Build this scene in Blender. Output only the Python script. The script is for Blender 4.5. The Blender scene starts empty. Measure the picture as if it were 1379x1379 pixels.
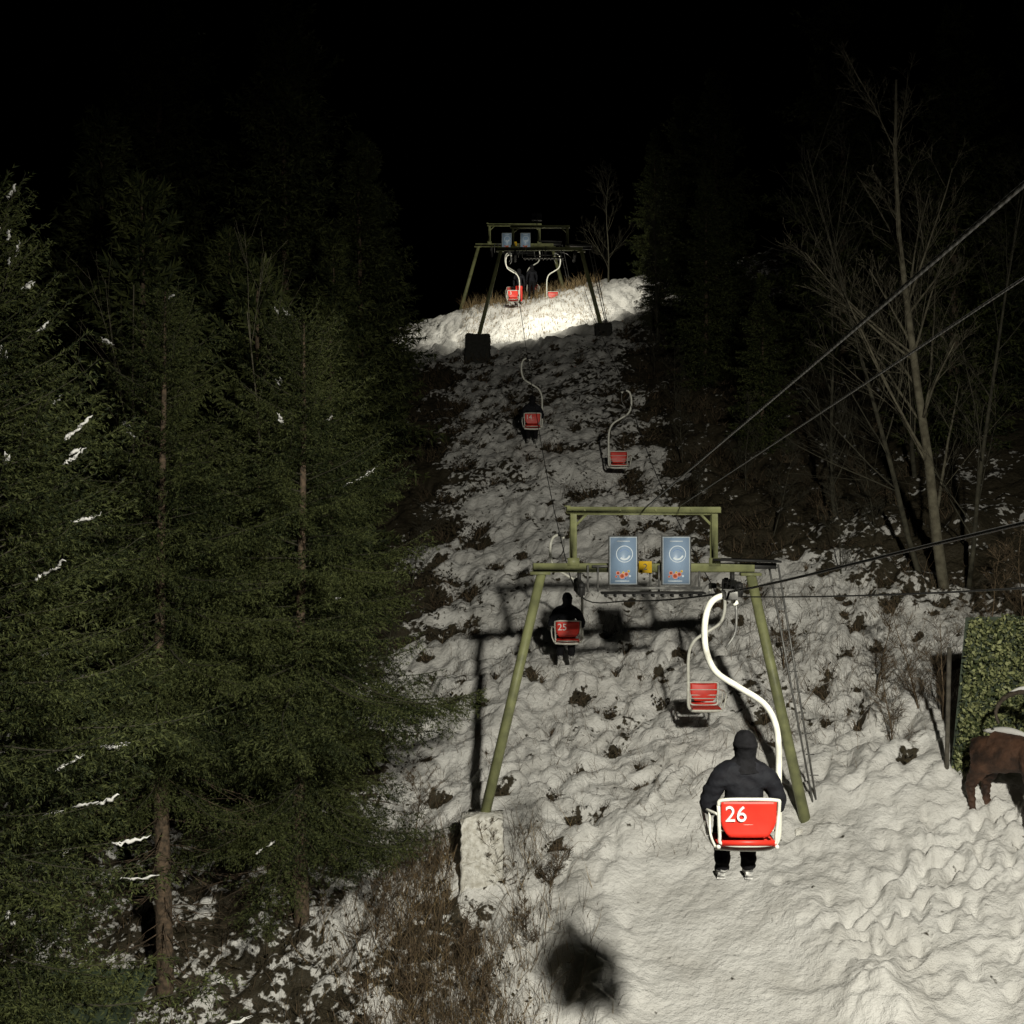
import bpy, math, random
import numpy as np
from mathutils import Vector, Matrix, Euler, noise as mnoise
random.seed(7); rng=np.random.default_rng(7)
S=bpy.context.scene
C=S.collection
# ------------------------------------------------------------ materials
def nodes(m):
    m.use_nodes=True; nt=m.node_tree; return nt, nt.nodes, nt.links
def mat(name,c1,c2=None,scale=8,rough=.6,metal=0,bump=0,bscale=40,island=0,emis=0,spec=.4):
    m=bpy.data.materials.new(name); nt,N,L=nodes(m); b=N['Principled BSDF']
    b.inputs['Roughness'].default_value=rough; b.inputs['Metallic'].default_value=metal
    b.inputs['Specular IOR Level'].default_value=spec
    c2=c2 or tuple(x*.6 for x in c1)
    tc=N.new('ShaderNodeTexCoord'); no=N.new('ShaderNodeTexNoise'); no.inputs['Scale'].default_value=scale; no.inputs['Detail'].default_value=5
    L.new(tc.outputs['Object'],no.inputs['Vector'])
    r=N.new('ShaderNodeValToRGB'); r.color_ramp.elements[0].position=.35; r.color_ramp.elements[1].position=.65
    r.color_ramp.elements[0].color=(*c2,1); r.color_ramp.elements[1].color=(*c1,1)
    if island:
        g=N.new('ShaderNodeNewGeometry'); mx=N.new('ShaderNodeMath'); mx.operation='MULTIPLY_ADD'
        L.new(g.outputs['Random Per Island'],mx.inputs[0]); mx.inputs[1].default_value=island
        ms=N.new('ShaderNodeMath'); ms.operation='SUBTRACT'; L.new(no.outputs['Fac'],ms.inputs[0]); ms.inputs[1].default_value=island/2
        L.new(ms.outputs[0],mx.inputs[2]); L.new(mx.outputs[0],r.inputs['Fac'])
    else: L.new(no.outputs['Fac'],r.inputs['Fac'])
    L.new(r.outputs['Color'],b.inputs['Base Color'])
    if bump:
        n2=N.new('ShaderNodeTexNoise'); n2.inputs['Scale'].default_value=bscale; n2.inputs['Detail'].default_value=4
        L.new(tc.outputs['Object'],n2.inputs['Vector'])
        bp=N.new('ShaderNodeBump'); bp.inputs['Strength'].default_value=bump; bp.inputs['Distance'].default_value=.02
        L.new(n2.outputs['Fac'],bp.inputs['Height']); L.new(bp.outputs['Normal'],b.inputs['Normal'])
    return m
M_bark=mat('bark',(.17,.12,.08),(.05,.04,.028),14,.9,0,.8,60)
M_needle=mat('needles',(.074,.086,.028),(.014,.021,.007),.9,.7,0,0,40,.45,spec=.2)
M_snowc=mat('snow_clump',(.82,.82,.80),(.75,.75,.74),10,.6)
M_olive=mat('olive_paint',(.25,.265,.125),(.15,.16,.08),5,.5,0,.15,50)
M_white=mat('white_paint',(.74,.74,.67),(.54,.54,.48),9,.35,0,.05,50)
M_red=mat('red_paint',(.72,.035,.02),(.58,.028,.016),7,.45)
M_steel=mat('galvanised_steel',(.22,.22,.21),(.12,.12,.12),12,.5,.5)
M_dark=mat('dark_steel',(.035,.035,.035),(.02,.02,.02),12,.6,.2)
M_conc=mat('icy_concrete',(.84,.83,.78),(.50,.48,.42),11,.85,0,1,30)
M_dconc=mat('silhouette_concrete',(.05,.05,.045),(.03,.03,.026),11,.85,0,1,30)  # concrete with the shade of the far pylon's silhouette put into its colour
M_twig=mat('twigs',(.16,.115,.07),(.05,.037,.022),3,.9,0,0,40,.5)
M_straw=mat('dry_grass',(.34,.25,.13),(.13,.09,.045),2,.9,0,0,40,.5)
M_leaf=mat('dead_leaves',(.055,.045,.022),(.02,.016,.01),6,.9,0,0,40,.5)
M_btree=mat('pale_bark',(.19,.175,.125),(.09,.08,.055),6,.9,0,.5,60)
M_dtree=mat('grey_bark',(.075,.07,.048),(.032,.03,.02),6,.9,0,.5,60)
M_blk=mat('black_fabric',(.008,.008,.010),(.004,.004,.005),20,.85,0,.5,25,spec=.2)
M_navy=mat('jacket_fabric',(.010,.011,.015),(.005,.005,.008),14,.8,0,1,9,spec=.25)
M_skin=mat('skin',(.50,.30,.22),(.42,.24,.17),10,.5)
M_shoe=mat('shoe_white',(.6,.6,.58),(.1,.1,.1),18,.5)
M_paleblue=mat('poster_blue',(.27,.37,.52),(.23,.33,.47),2,.4)
M_pwhite=mat('poster_white',(.60,.68,.74),(.55,.62,.7),4,.4)
M_por=mat('poster_orange',(.50,.12,.06),(.38,.08,.04),20,.4)
M_pdb=mat('poster_deepblue',(.08,.18,.42),(.06,.14,.36),20,.4)
M_yel=mat('yellow_plate',(.65,.42,.03),(.55,.35,.02),8,.4)
M_txtb=mat('black_lettering',(.015,.015,.015),None,5,.5)
M_txtw=mat('white_lettering',(.8,.8,.78),(.75,.75,.72),5,.5)
M_brown=mat('statue_wood',(.10,.05,.03),(.022,.012,.008),5,.7,0,1,18)
M_horn=mat('statue_horn',(.07,.055,.04),(.03,.022,.016),20,.6,0,.6,40)
M_ivy=mat('ivy_leaves',(.27,.29,.13),(.05,.065,.025),6,.55,0,0,40,.8)
M_dgreen=mat('green_sheet',(.045,.065,.038),(.02,.03,.018),5,.6,0,.2,30)
M_wood=mat('weathered_wood',(.12,.11,.09),(.05,.045,.035),9,.85,0,.5,40)
def rope_mat():
    m=bpy.data.materials.new('wire_rope'); nt,N,L=nodes(m); b=N['Principled BSDF']
    b.inputs['Roughness'].default_value=.5; b.inputs['Metallic'].default_value=.2
    a=N.new('ShaderNodeAttribute'); a.attribute_name='along'
    w=N.new('ShaderNodeMath'); w.operation='SINE'; L.new(a.outputs['Fac'],w.inputs[0])
    mr=N.new('ShaderNodeMapRange'); mr.inputs[1].default_value=-1; mr.inputs[3].default_value=.05; mr.inputs[4].default_value=.30
    L.new(w.outputs[0],mr.inputs[0]); L.new(mr.outputs[0],b.inputs['Base Color']); return m
M_rope=rope_mat()
# ------------------------------------------------------------ mesh helpers
def mkobj(name,V,F,mats,mi=None,smooth=False,parent=None,loc=None,attr=None):
    V=np.asarray(V,dtype=np.float32).reshape(-1,3)
    me=bpy.data.meshes.new(name)
    F=np.asarray(F,dtype=np.int32)
    me.vertices.add(len(V)); me.vertices.foreach_set('co',V.ravel())
    k=F.shape[1]; me.loops.add(F.size); me.loops.foreach_set('vertex_index',F.ravel())
    me.polygons.add(len(F)); me.polygons.foreach_set('loop_start',np.arange(0,F.size,k,dtype=np.int32))
    me.polygons.foreach_set('loop_total',np.full(len(F),k,dtype=np.int32))
    if mi is not None: me.polygons.foreach_set('material_index',np.asarray(mi,dtype=np.int32))
    if smooth: me.polygons.foreach_set('use_smooth',np.ones(len(F),dtype=bool))
    for m in (mats if isinstance(mats,(list,tuple)) else [mats]): me.materials.append(m)
    if attr:
        for n,d in attr.items():
            a=me.attributes.new(n,'FLOAT','POINT'); a.data.foreach_set('value',np.asarray(d,dtype=np.float32))
    me.update(calc_edges=True); me.validate()
    o=bpy.data.objects.new(name,me); C.objects.link(o)
    if parent: o.parent=parent
    if loc is not None: o.location=loc
    return o
def empty(name,loc=(0,0,0),rz=0,sc=1):
    e=bpy.data.objects.new(name,None); C.objects.link(e); e.location=loc; e.rotation_euler=(0,0,rz); e.scale=(sc,)*3; e.empty_display_size=.2; return e
def cr(P,n=6):
    P=[Vector(p) for p in P]; P=[2*P[0]-P[1]]+P+[2*P[-1]-P[-2]]; out=[]
    for i in range(1,len(P)-2):
        for k in range(n):
            t=k/n; a,b,c,d=P[i-1:i+3]
            out.append(.5*((2*b)+(c-a)*t+(2*a-5*b+4*c-d)*t*t+(3*b-a-3*c+d)*t**3))
    out.append(P[-2]); return out
def tube(P,R,k=8,cap=True,closed=False):
    P=np.array([tuple(p) for p in P],dtype=float); n=len(P)
    if np.isscalar(R): R=np.full(n,R)
    R=np.asarray(R)
    if closed: T=np.roll(P,-1,0)-np.roll(P,1,0)
    else: T=np.gradient(P,axis=0)
    T/=np.linalg.norm(T,axis=1)[:,None]+1e-9
    up=np.array([0,0,1.]) if abs(T[0][2])<.9 else np.array([0,1.,0])
    u=np.cross(T[0],up); u/=np.linalg.norm(u); U=[u]
    for i in range(1,n):
        u=u-T[i]*np.dot(u,T[i]); u/=np.linalg.norm(u)+1e-9; U.append(u)
    U=np.array(U); W=np.cross(T,U); a=np.arange(k)*2*np.pi/k
    V=P[:,None,:]+R[:,None,None]*(np.cos(a)[None,:,None]*U[:,None,:]+np.sin(a)[None,:,None]*W[:,None,:])
    V=V.reshape(-1,3); i,j=np.meshgrid(np.arange(n if closed else n-1),np.arange(k),indexing='ij'); i=i.ravel(); j=j.ravel()
    i2=(i+1)%n; j2=(j+1)%k
    F=np.stack([i*k+j,i*k+j2,i2*k+j2,i2*k+j],1)
    if cap and not closed:
        V=np.vstack([V,P[0],P[-1]]); c0=n*k; c1=c0+1; j=np.arange(k); j2=(j+1)%k
        F=np.vstack([F,np.stack([j2,j,np.full(k,c0),np.full(k,c0)],1),np.stack([(n-1)*k+j,(n-1)*k+j2,np.full(k,c1),np.full(k,c1)],1)])
    return V,F
class B:
    def __init__(s): s.V=[];s.F=[];s.M=[];s.n=0
    def add(s,V,F,m=0):
        V=np.asarray(V,dtype=float).reshape(-1,3); F=np.asarray(F,dtype=np.int64)
        if F.shape[1]==4:
            t1=F[:,[0,1,2]]; t2=F[:,[0,2,3]]; t2=t2[(t2[:,1]!=t2[:,2])]; F=np.vstack([t1,t2])
        s.V.append(V); s.F.append(F+s.n); s.M.append(np.full(len(F),m) if np.isscalar(m) else m); s.n+=len(V); return s
    def tube(s,P,R,k=8,m=0,closed=False): return s.add(*tube(P,R,k,closed=closed),m)
    def box(s,c,d,m=0,R=None,bev=.0):
        hx,hy,hz=[q/2 for q in d]; b=min(bev,hx*.9,hy*.9,hz*.9) if bev else 0
        if not b:
            V=np.array([[x,y,z] for x in(-hx,hx) for y in(-hy,hy) for z in(-hz,hz)])
            F=[[0,1,3,2],[4,6,7,5],[0,4,5,1],[2,3,7,6],[0,2,6,4],[1,5,7,3]]
        else:
            V=[];F=[]
            import itertools
            idx={}
            for sx,sy,sz in itertools.product((-1,1),repeat=3):
                for ax in range(3):
                    v=[sx*(hx-b),sy*(hy-b),sz*(hz-b)]; v[ax]=[sx*hx,sy*hy,sz*hz][ax]; idx[(sx,sy,sz,ax)]=len(V); V.append(v)
            for ax in range(3):
                o=[a for a in range(3) if a!=ax]
                for sg in(-1,1):
                    q=[]
                    for p,r in((-1,-1),(1,-1),(1,1),(-1,1)):
                        t=[0,0,0]; t[ax]=sg; t[o[0]]=p; t[o[1]]=r; q.append(idx[(*t,ax)])
                    F.append(q)
            for ax in range(3):
                o=[a for a in range(3) if a!=ax]
                for p,r in itertools.product((-1,1),repeat=2):
                    t=[0,0,0]; t[o[0]]=p; t[o[1]]=r; t[ax]=-1; u=list(t); u[ax]=1
                    F.append([idx[(*t,o[0])],idx[(*u,o[0])],idx[(*u,o[1])],idx[(*t,o[1])]])
            V=np.array(V); 
            for sx,sy,sz in itertools.product((-1,1),repeat=3):
                F.append([idx[(sx,sy,sz,0)],idx[(sx,sy,sz,1)],idx[(sx,sy,sz,2)],idx[(sx,sy,sz,2)]])
        if R is not None: V=V@np.array(R.to_3x3() if hasattr(R,'to_3x3') else R).T
        return s.add(V+np.array(c),F,m)
    def obj(s,name,mats,smooth=False,parent=None,loc=None):
        return mkobj(name,np.vstack(s.V),np.vstack(s.F),mats,np.concatenate(s.M),smooth,parent,loc)
def fixn(o):
    import bmesh
    bm=bmesh.new(); bm.from_mesh(o.data); bmesh.ops.recalc_face_normals(bm,faces=bm.faces); bm.to_mesh(o.data); bm.free()
def text(s,size,loc,m,parent,name,rx=math.pi/2,ext=.002):
    c=bpy.data.curves.new(name,'FONT'); c.body=s; c.size=size; c.align_x='CENTER'; c.align_y='CENTER'; c.extrude=ext; c.offset=size*.0
    c.materials.append(m); o=bpy.data.objects.new(name,c); C.objects.link(o); o.rotation_euler=(rx,0,0); o.location=loc; o.parent=parent; return o
# ------------------------------------------------------------ noise / terrain
TB=rng.random((256,256))
def vn(x,y,sd=0):
    x=x+sd*17.3; y=y+sd*9.1
    xi=np.floor(x).astype(int); yi=np.floor(y).astype(int); fx=x-xi; fy=y-yi
    fx=fx**3*(fx*(6*fx-15)+10); fy=fy**3*(fy*(6*fy-15)+10)
    g=lambda a,b:TB[a&255,b&255]
    return (g(xi,yi)*(1-fx)+g(xi+1,yi)*fx)*(1-fy)+(g(xi,yi+1)*(1-fx)+g(xi+1,yi+1)*fx)*fy
def rn(x,y,l,ang,sd):
    c,s=math.cos(ang),math.sin(ang); return 2*vn((c*x-s*y)/l,(s*x+c*y)/l,sd)-1
def sst(a,b,x): t=np.clip((x-a)/(b-a),0,1); return t*t*(3-2*t)
ys=np.linspace(-60,260,3201)
sl=.403*sst(6,14,ys)*(1-sst(60.5,65.5,ys)); zz=np.cumsum(sl)*.1
zz=zz-np.interp(30,ys,zz)+(-14.73+.403*30)
def base(x,y):
    x=np.asarray(x,dtype=float); y=np.asarray(y,dtype=float)
    return np.interp(y,ys,zz)+.196*30*np.tanh(x/30)
clumps=[(1.47,25.8,.28,1),(6.0,26.7,.3,1),(6.8,23.7,.35,.6),(1.18,21.8,.3,.6),(2.0,23.9,.22,1),(-1.27,26.5,.3,1),(-.95,31.8,.3,1),(6.9,21.6,.3,.3),(2.2,36.8,.7,1),(-1.45,40,.6,1),(4.5,39.7,.7,1),(0,43.7,.5,1),(-1.9,36.6,.6,1),(1.1,47,.4,1),(3.3,33,.3,.5),(.3,24.6,.2,.5),(2.6,27.6,.25,1),(4.9,23.0,.2,.3),(2.4,22.6,.2,.5),(-.2,22.8,.25,.4),(3.1,25.2,.2,.8)]
r2=random.Random(3)
for i in range(1000):
    y=20+r2.random()**.8*40; x=r2.uniform(-6,11); c=1.3-(y-20)*.004; half=2.7 if y<30 else 2.1
    e=abs(x-c)
    if y<30 and x>c: e-=min(2.5,(30-y)*.35)
    inn=e<half
    if inn and r2.random()<(.38 if y<34 else .55): continue
    if y<22.8 and x>2.2: continue
    if y>54: continue
    rr=r2.choice([.07,.1,.13,.18,.26])*(1.5 if y>30 else 1.1)+(.25*r2.random() if e>half and y>30 else 0)
    if inn: rr=min(rr,.22 if y<33 else .34)
    clumps.append((x,y,rr,r2.random()**(2.2 if inn else 1.5)))
def grow(a,b,s0,g):
    o=[a]; s=s0
    while o[-1]<b: o.append(o[-1]+s); s*=g
    return np.array(o)
xd=np.arange(-5,10,.045); xl=-(grow(5,110,.08,1.07))[::-1]; xr=grow(10,110,.07,1.07)
X=np.unique(np.concatenate([xl,xd,xr]))
yd=grow(15.5,66,.038,1.003); Y=np.unique(np.concatenate([15.5-grow(.1,60,.1,1.12)[::-1],yd,grow(66.3,200,.3,1.09)]))
GX,GY=np.meshgrid(X,Y); x=GX.ravel(); y=GY.ravel()
z=base(x,y)
wx=x+.45*rn(x,y,1.7,.3,8)+.10*rn(x,y,.5,.9,18); wy=y+.45*rn(x,y,1.5,1.3,9)+.10*rn(x,y,.45,.2,19)
smooth=1-.80*sst(1.0,2.2,x)*(1-sst(4.0,5.0,x+(y-18)*.2))*(1-sst(19.5,22.0,y))
tuss=sst(.0,.5,rn(wx,wy*1.4,.9,.1,14))*sst(-.3,.5,rn(x,y,3.5,.6,15))
lump=.18*np.abs(rn(wx,wy*1.2,1.5,.4,1))+.19*np.abs(rn(wx,wy*1.3,.72,1.2,2))+.14*np.abs(rn(wx,wy,.36,2.1,3))+.06*rn(x,y,.19,.7,4)
lump+= .25*rn(x,y,3.2,.9,5)+.22*rn(x,y,7,.2,12)+.14*tuss
trod=sst(2.8,4.2,x-(20.5-y)*.5)*(1-sst(20.0,21.8,y))
z=z+lump*smooth*(1-.70*trod)
pr=np.random.default_rng(21)
for k in range(520):
    if pr.random()<.75:
        t=pr.random(); a=3.3+5.4*t+pr.normal(0,.42); b=16.7+3.8*t+pr.normal(0,.42)
    else: a=pr.uniform(3.2,9.5); b=pr.uniform(16.2,21.4)
    an=pr.uniform(.3,1.3); L_=pr.uniform(.12,.18); W_=pr.uniform(.07,.10); dpt=pr.uniform(.03,.09)
    ix0,ix1=np.searchsorted(X,[a-.5,a+.5]); iy0,iy1=np.searchsorted(Y,[b-.5,b+.5])
    sub=(np.arange(iy0,iy1)[:,None]*len(X)+np.arange(ix0,ix1)[None,:]).ravel()
    dx=x[sub]-a; dy=y[sub]-b; u=(dx*math.cos(an)+dy*math.sin(an))/L_; v=(-dx*math.sin(an)+dy*math.cos(an))/W_; q=np.sqrt(u*u+v*v)
    z[sub]+=(-dpt*np.exp(-q**3)+dpt*.25*np.exp(-((q-1.6)/.5)**2))*trod[sub]
z+=trod*(.035*np.abs(rn(wx,wy,.30,.4,31))+.022*rn(x,y,.15,1.4,32))
dirt_and_falloff=np.zeros_like(x)
for (a,b,r,_) in clumps:
    ix0,ix1=np.searchsorted(X,[a-r*2.6,a+r*2.6]); iy0,iy1=np.searchsorted(Y,[b-r*2,b+r*2])
    m=(np.arange(iy0,iy1)[:,None]*len(X)+np.arange(ix0,ix1)[None,:]).ravel()
    dd=np.hypot((x[m]-a)*.8,y[m]-b)/r; w=np.exp(-dd**2*1.6); dirt_and_falloff[m]=np.maximum(dirt_and_falloff[m],w*.8); z[m]-=w*min(.2,r*.6)
sc_=np.exp(-(((x+1.15)/1.0)**2+((y-19.3)/1.8)**2)**2); dirt_and_falloff=np.maximum(dirt_and_falloff,sc_*.5)
dirt_and_falloff=np.maximum(dirt_and_falloff,.18*sst(29,36,y)*(1-sst(51,55,y))+.25*sst(0,.7,rn(x,y,1.6,.9,41))*sst(21,25,y)*(1-sst(52,56,y)))  # mid-slope light falloff painted into the snow colour, plus random dirt patches
far=sst(50,56,y)*2.2
forest=np.maximum(sst(1.4,3.4,-(x)-far+ .8*rn(x,y,1.6,.2,10)),sst(4.0,5.8,x-far*.7+.8*rn(x,y,1.6,.2,11)-(1-sst(22,33,y))*6.5))
HZ=z.copy()
nx,ny=len(X),len(Y)
i,j=np.meshgrid(np.arange(ny-1),np.arange(nx-1),indexing='ij'); i=i.ravel(); j=j.ravel()
F=np.stack([i*nx+j,i*nx+j+1,(i+1)*nx+j+1,(i+1)*nx+j],1)
def snow_mat():
    m=bpy.data.materials.new('snow'); nt,N,L=nodes(m); b=N['Principled BSDF']
    tc=N.new('ShaderNodeTexCoord')
    def noi(s,d=6):
        n=N.new('ShaderNodeTexNoise'); n.inputs['Scale'].default_value=s; n.inputs['Detail'].default_value=d; L.new(tc.outputs['Object'],n.inputs['Vector']); return n.outputs['Fac']
    def mth(op,a,b_,c=None):
        q=N.new('ShaderNodeMath'); q.operation=op
        for k,v in enumerate((a,b_,c)):
            if v is None: continue
            if isinstance(v,(int,float)): q.inputs[k].default_value=v
            else: L.new(v,q.inputs[k])
        return q.outputs[0]
    A=N.new('ShaderNodeAttribute'); A.attribute_name='dirt_and_falloff'; Bf=N.new('ShaderNodeAttribute'); Bf.attribute_name='forest'
    n=noi(7); nb=noi(2.2)
    f=mth('ADD',mth('MULTIPLY',A.outputs['Fac'],1.0),mth('MULTIPLY',Bf.outputs['Fac'],.55))
    f=mth('ADD',f,mth('MULTIPLY_ADD',n,1.6,-.80)); f=mth('ADD',f,mth('MULTIPLY_ADD',nb,1.2,-.58))
    mr=N.new('ShaderNodeMapRange'); mr.inputs[1].default_value=.40; mr.inputs[2].default_value=.52; L.new(f,mr.inputs[0])
    sc=N.new('ShaderNodeValToRGB'); sc.color_ramp.elements[0].color=(.66,.65,.62,1); sc.color_ramp.elements[1].color=(.85,.845,.82,1)
    sc.color_ramp.elements[0].position=.3; sc.color_ramp.elements[1].position=.6; L.new(noi(1.5),sc.inputs['Fac'])
    dc=N.new('ShaderNodeValToRGB'); dc.color_ramp.elements[0].color=(.018,.016,.010,1); dc.color_ramp.elements[1].color=(.075,.062,.038,1); L.new(noi(20),dc.inputs['Fac'])
    mx=N.new('ShaderNodeMix'); mx.data_type='RGBA'; L.new(mr.outputs[0],mx.inputs['Factor']); L.new(sc.outputs[0],mx.inputs['A']); L.new(dc.outputs[0],mx.inputs['B'])
    L.new(mx.outputs['Result'],b.inputs['Base Color']); b.inputs['Roughness'].default_value=.6; b.inputs['Specular IOR Level'].default_value=.3
    bp=N.new('ShaderNodeBump'); bp.inputs['Strength'].default_value=.9; bp.inputs['Distance'].default_value=.06
    L.new(mth('ADD',noi(10,8),mth('MULTIPLY',noi(50,4),.35)),bp.inputs['Height']); L.new(bp.outputs['Normal'],b.inputs['Normal'])
    return m
mkobj('snowy_ground',np.stack([x,y,z],1),F,snow_mat(),None,True,attr={'dirt_and_falloff':dirt_and_falloff,'forest':forest})
def ground(px,py):
    ix=min(max(np.searchsorted(X,px),1),nx-1); iy=min(max(np.searchsorted(Y,py),1),ny-1)
    return float(HZ[iy*nx+ix])
def groundv(a,b):
    return HZ[np.clip(np.searchsorted(Y,b),1,ny-1)*nx+np.clip(np.searchsorted(X,a),1,nx-1)]
# ------------------------------------------------------------ spruces
def norm(a): return a/(np.linalg.norm(a,axis=-1,keepdims=True)+1e-9)
def needles(bl,P0,P1,rs,sp,nl,w,m=1):
    d=P1-P0; Ln=np.linalg.norm(d,axis=1); cnt=np.maximum((Ln/sp).astype(int),1)
    idx=np.repeat(np.arange(len(P0)),cnt*2); t=rs.random(len(idx)); 
    base_=P0[idx]+d[idx]*t[:,None]; ax=norm(d[idx]); rv=norm(rs.normal(size=(len(idx),3)))
    side=norm(np.cross(ax,rv)); nd=norm(ax*.9+side*.75); ww=norm(np.cross(nd,rs.normal(size=(len(idx),3))))*w
    ll=nl*(.7+.6*rs.random(len(idx)))[:,None]
    V=np.stack([base_-ww*.6,base_+ww*.6,base_+nd*ll],1).reshape(-1,3)
    bl.add(V,np.arange(len(V)).reshape(-1,3),m)
def branch_tpl(Ln,seed,fine=True):
    rs=np.random.default_rng(seed); bl=B()
    t=np.linspace(0,1,9); ax=np.stack([t*Ln,.05*Ln*np.sin(t*5+seed),Ln*(-.22*t**1.4+.17*t**3)],1)
    bl.tube(ax,.003+.010*Ln*(1-t)*.6,3,3)
    f=lambda s:np.stack([np.interp(s,t,ax[:,k]) for k in range(3)],1)
    n=int(Ln/(.062 if fine else .13))+3; s=np.linspace(.06,.985,n)+rs.normal(0,.01,n); s=np.clip(s,.03,1); p=f(s)
    ln=Ln*.38*np.clip((s-.0)/.25,0.15,1)**.6*(1.03-s)**.7+.06; ln*=rs.uniform(.6,1.25,n)
    sg=np.where(np.arange(n)%2==0,1,-1); an=np.radians(rs.uniform(35,65,n))
    d=np.stack([np.cos(an),np.sin(an)*sg,rs.uniform(-1.0,-.05,n)],1); d=norm(d); e=p+d*ln[:,None]
    P0=[p];P1=[e]; st=.07 if fine else .2
    for kk in range(n):
        c=int(ln[kk]/st)
        if c<2: continue
        u=np.linspace(.12,.92,c); q0=p[kk]+d[kk]*(u*ln[kk])[:,None]
        s2=np.where(np.arange(c)%2==0,1,-1); perp=norm(np.cross(d[kk],[0,0,1.]))
        dd=norm(d[kk]*.8+perp*s2[:,None]*.7+np.stack([np.zeros(c),np.zeros(c),rs.uniform(-.9,.0,c)],1))
        l2=(.38*ln[kk]*(1.05-u)+.04)*rs.uniform(.7,1.2,c); P0.append(q0); P1.append(q0+dd*l2[:,None])
    a=f(np.linspace(.05,1,11)); P0+=[a[:-1],a[:-1]]; P1+=[a[1:],a[1:]]
    if fine: needles(bl,np.vstack(P0),np.vstack(P1),rs,.045,.048,.013)
    else: needles(bl,np.vstack(P0),np.vstack(P1),rs,.16,.20,.055)
    return np.vstack(bl.V),np.vstack(bl.F),np.concatenate(bl.M)
LENS=[.35,.7,1.1,1.6,2.2,2.9]
TPL={l:[branch_tpl(l,int(l*100)+k) for k in range(3)] for l in LENS}
TPLC={l:[branch_tpl(l,int(l*100)+k,False) for k in range(3)] for l in LENS}
def spruce_mesh(name,H,R,cs,seed,snow=0,dens=18,power=.8,dead=True,tpl=TPL):
    rs=random.Random(seed); bl=B()
    n=14; hs=np.linspace(0,H,n); lean=np.stack([.04*np.sin(hs*.5+seed),.04*np.cos(hs*.4),hs],1)
    bl.tube(lean,.012*H*(1-hs/H)**.85+.012,10,0)
    h=cs; ga=0
    while h<H-.1:
        u=(h-cs)/(H-cs); r=R*(1-u)**power*min(1,.6+1.6*u)+.14
        r*=1+.14*math.sin(h*2.3+seed)+.08*math.sin(h*5.1)
        ga+=2.399+rs.uniform(-.5,.5); L0=r*rs.uniform(.62,1.2)*(1+.12*math.sin(ga*1+seed))
        l=min(LENS,key=lambda q:abs(q-L0)); V,F_,M_=rs.choice(tpl[l]); s=L0/l
        pitch=math.radians(-8+62*u**1.8+rs.uniform(-12,12))
        Mx=Matrix.Rotation(ga,3,'Z')@Matrix.Rotation(-pitch,3,'Y')@Matrix.Rotation(rs.uniform(-.4,.4),3,'X')
        bl.add((V*s)@np.array(Mx).T+np.array([0,0,h]),F_,M_)
        if snow and rs.random()<snow:
            for q in range(rs.choice([1,2,3])):
                t0=rs.uniform(.5,.85); t1=t0+rs.uniform(.08,.3); tt=np.linspace(t0,min(t1,.98),11)
                P=np.stack([tt*L0,.05*L0*np.sin(tt*5)+rs.uniform(-.08,.08),L0*(-.22*tt**1.4+.17*tt**3)+.035],1)@np.array(Mx).T+np.array([0,0,h])
                g=np.random.default_rng(int(h*1000)+q); bl.tube(P+g.normal(0,.010,P.shape),.020*np.sin(np.linspace(.15,3,11))*g.uniform(.3,1.2,11),5,2)
        h+=1/dens*(1 if u<.75 else .75)
    if dead:
        h=.8
        while h<cs+1:
            for k in range(3):
                yaw=rs.random()*6.28; L0=R*rs.uniform(.2,.6); d=Vector((math.cos(yaw),math.sin(yaw),-.25))
                P=[Vector((0,0,h))+d*L0*t+Vector((0,0,rs.uniform(-.03,.03))) for t in(0,.3,.6,1)]
                bl.tube(P,[.014,.01,.006,.003],3,0)
                for q in range(5):
                    b0=P[1].lerp(P[3],rs.random()); bl.tube([b0,b0+Vector((d.x+rs.uniform(-.8,.8),d.y+rs.uniform(-.8,.8),rs.uniform(-.7,.1)))*.3*L0],[.005,.002],3,0)
            h+=.2
    return bl.obj(name,[M_bark,M_needle,M_snowc,M_dtree])
def place(o,x,y,dz=-.15,rz=0,s=1):
    o.location=(x,y,float(base(x,y))+dz); o.rotation_euler=(0,0,rz); o.scale=(s,s,s); return o
tA=place(spruce_mesh('spruce_tree',14.1,2.45,1.0,1,.16,27,.55),-5.15,12.2,rz=.6)
tB=place(spruce_mesh('spruce_tree',11.6,2.7,3.9,2,.04,23,.66),-5.45,19.3)
tC=place(spruce_mesh('spruce_tree',10.6,2.9,2.0,3,.02,26,.62),-3.45,20.3)
tD=place(spruce_mesh('spruce_tree',11.0,2.6,1.0,6,.0,15,.62,False,TPLC),-4.9,24.0)
bgA=spruce_mesh('spruce_tree',16,3.5,.6,4,.0,15,.72,False,TPLC); bgB=spruce_mesh('spruce_tree',13,3.2,.5,5,.0,15,.75,False,TPLC)
place(bgA,-7.0,38); place(bgB,-7.3,24.5,rz=1)
def inst(src,x,y,s,rz):
    o=bpy.data.objects.new('spruce_tree',src.data); C.objects.link(o); place(o,x,y,-.2,rz,s); return o
L_=[(-6.6,29,.85,1),(-4.4,30,.55,2),(-5.0,34.5,.75,2.4),(-5.0,40.5,.75,1.1),(-5.4,46,.85,3),(-8,44,1.15,1),(-6.6,53,.8,2),(-7.2,58.5,.6,.8),(-10,30,1.1,3),(-12,42,1.2,3),(-8.2,64,.7,1),
 (8.0,58,.6,0),(8.2,50,.85,1),(6.9,44,.5,1.8),(11.5,43,1.0,2),(12.5,35,.8,1.5),(16,38,1.0,.5),(7.4,64,.5,1),(15.5,27.5,.9,.3),(14,52,1.1,2),(7.6,37.5,.42,2.2),(6.2,53.5,.3,.5)]
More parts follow.
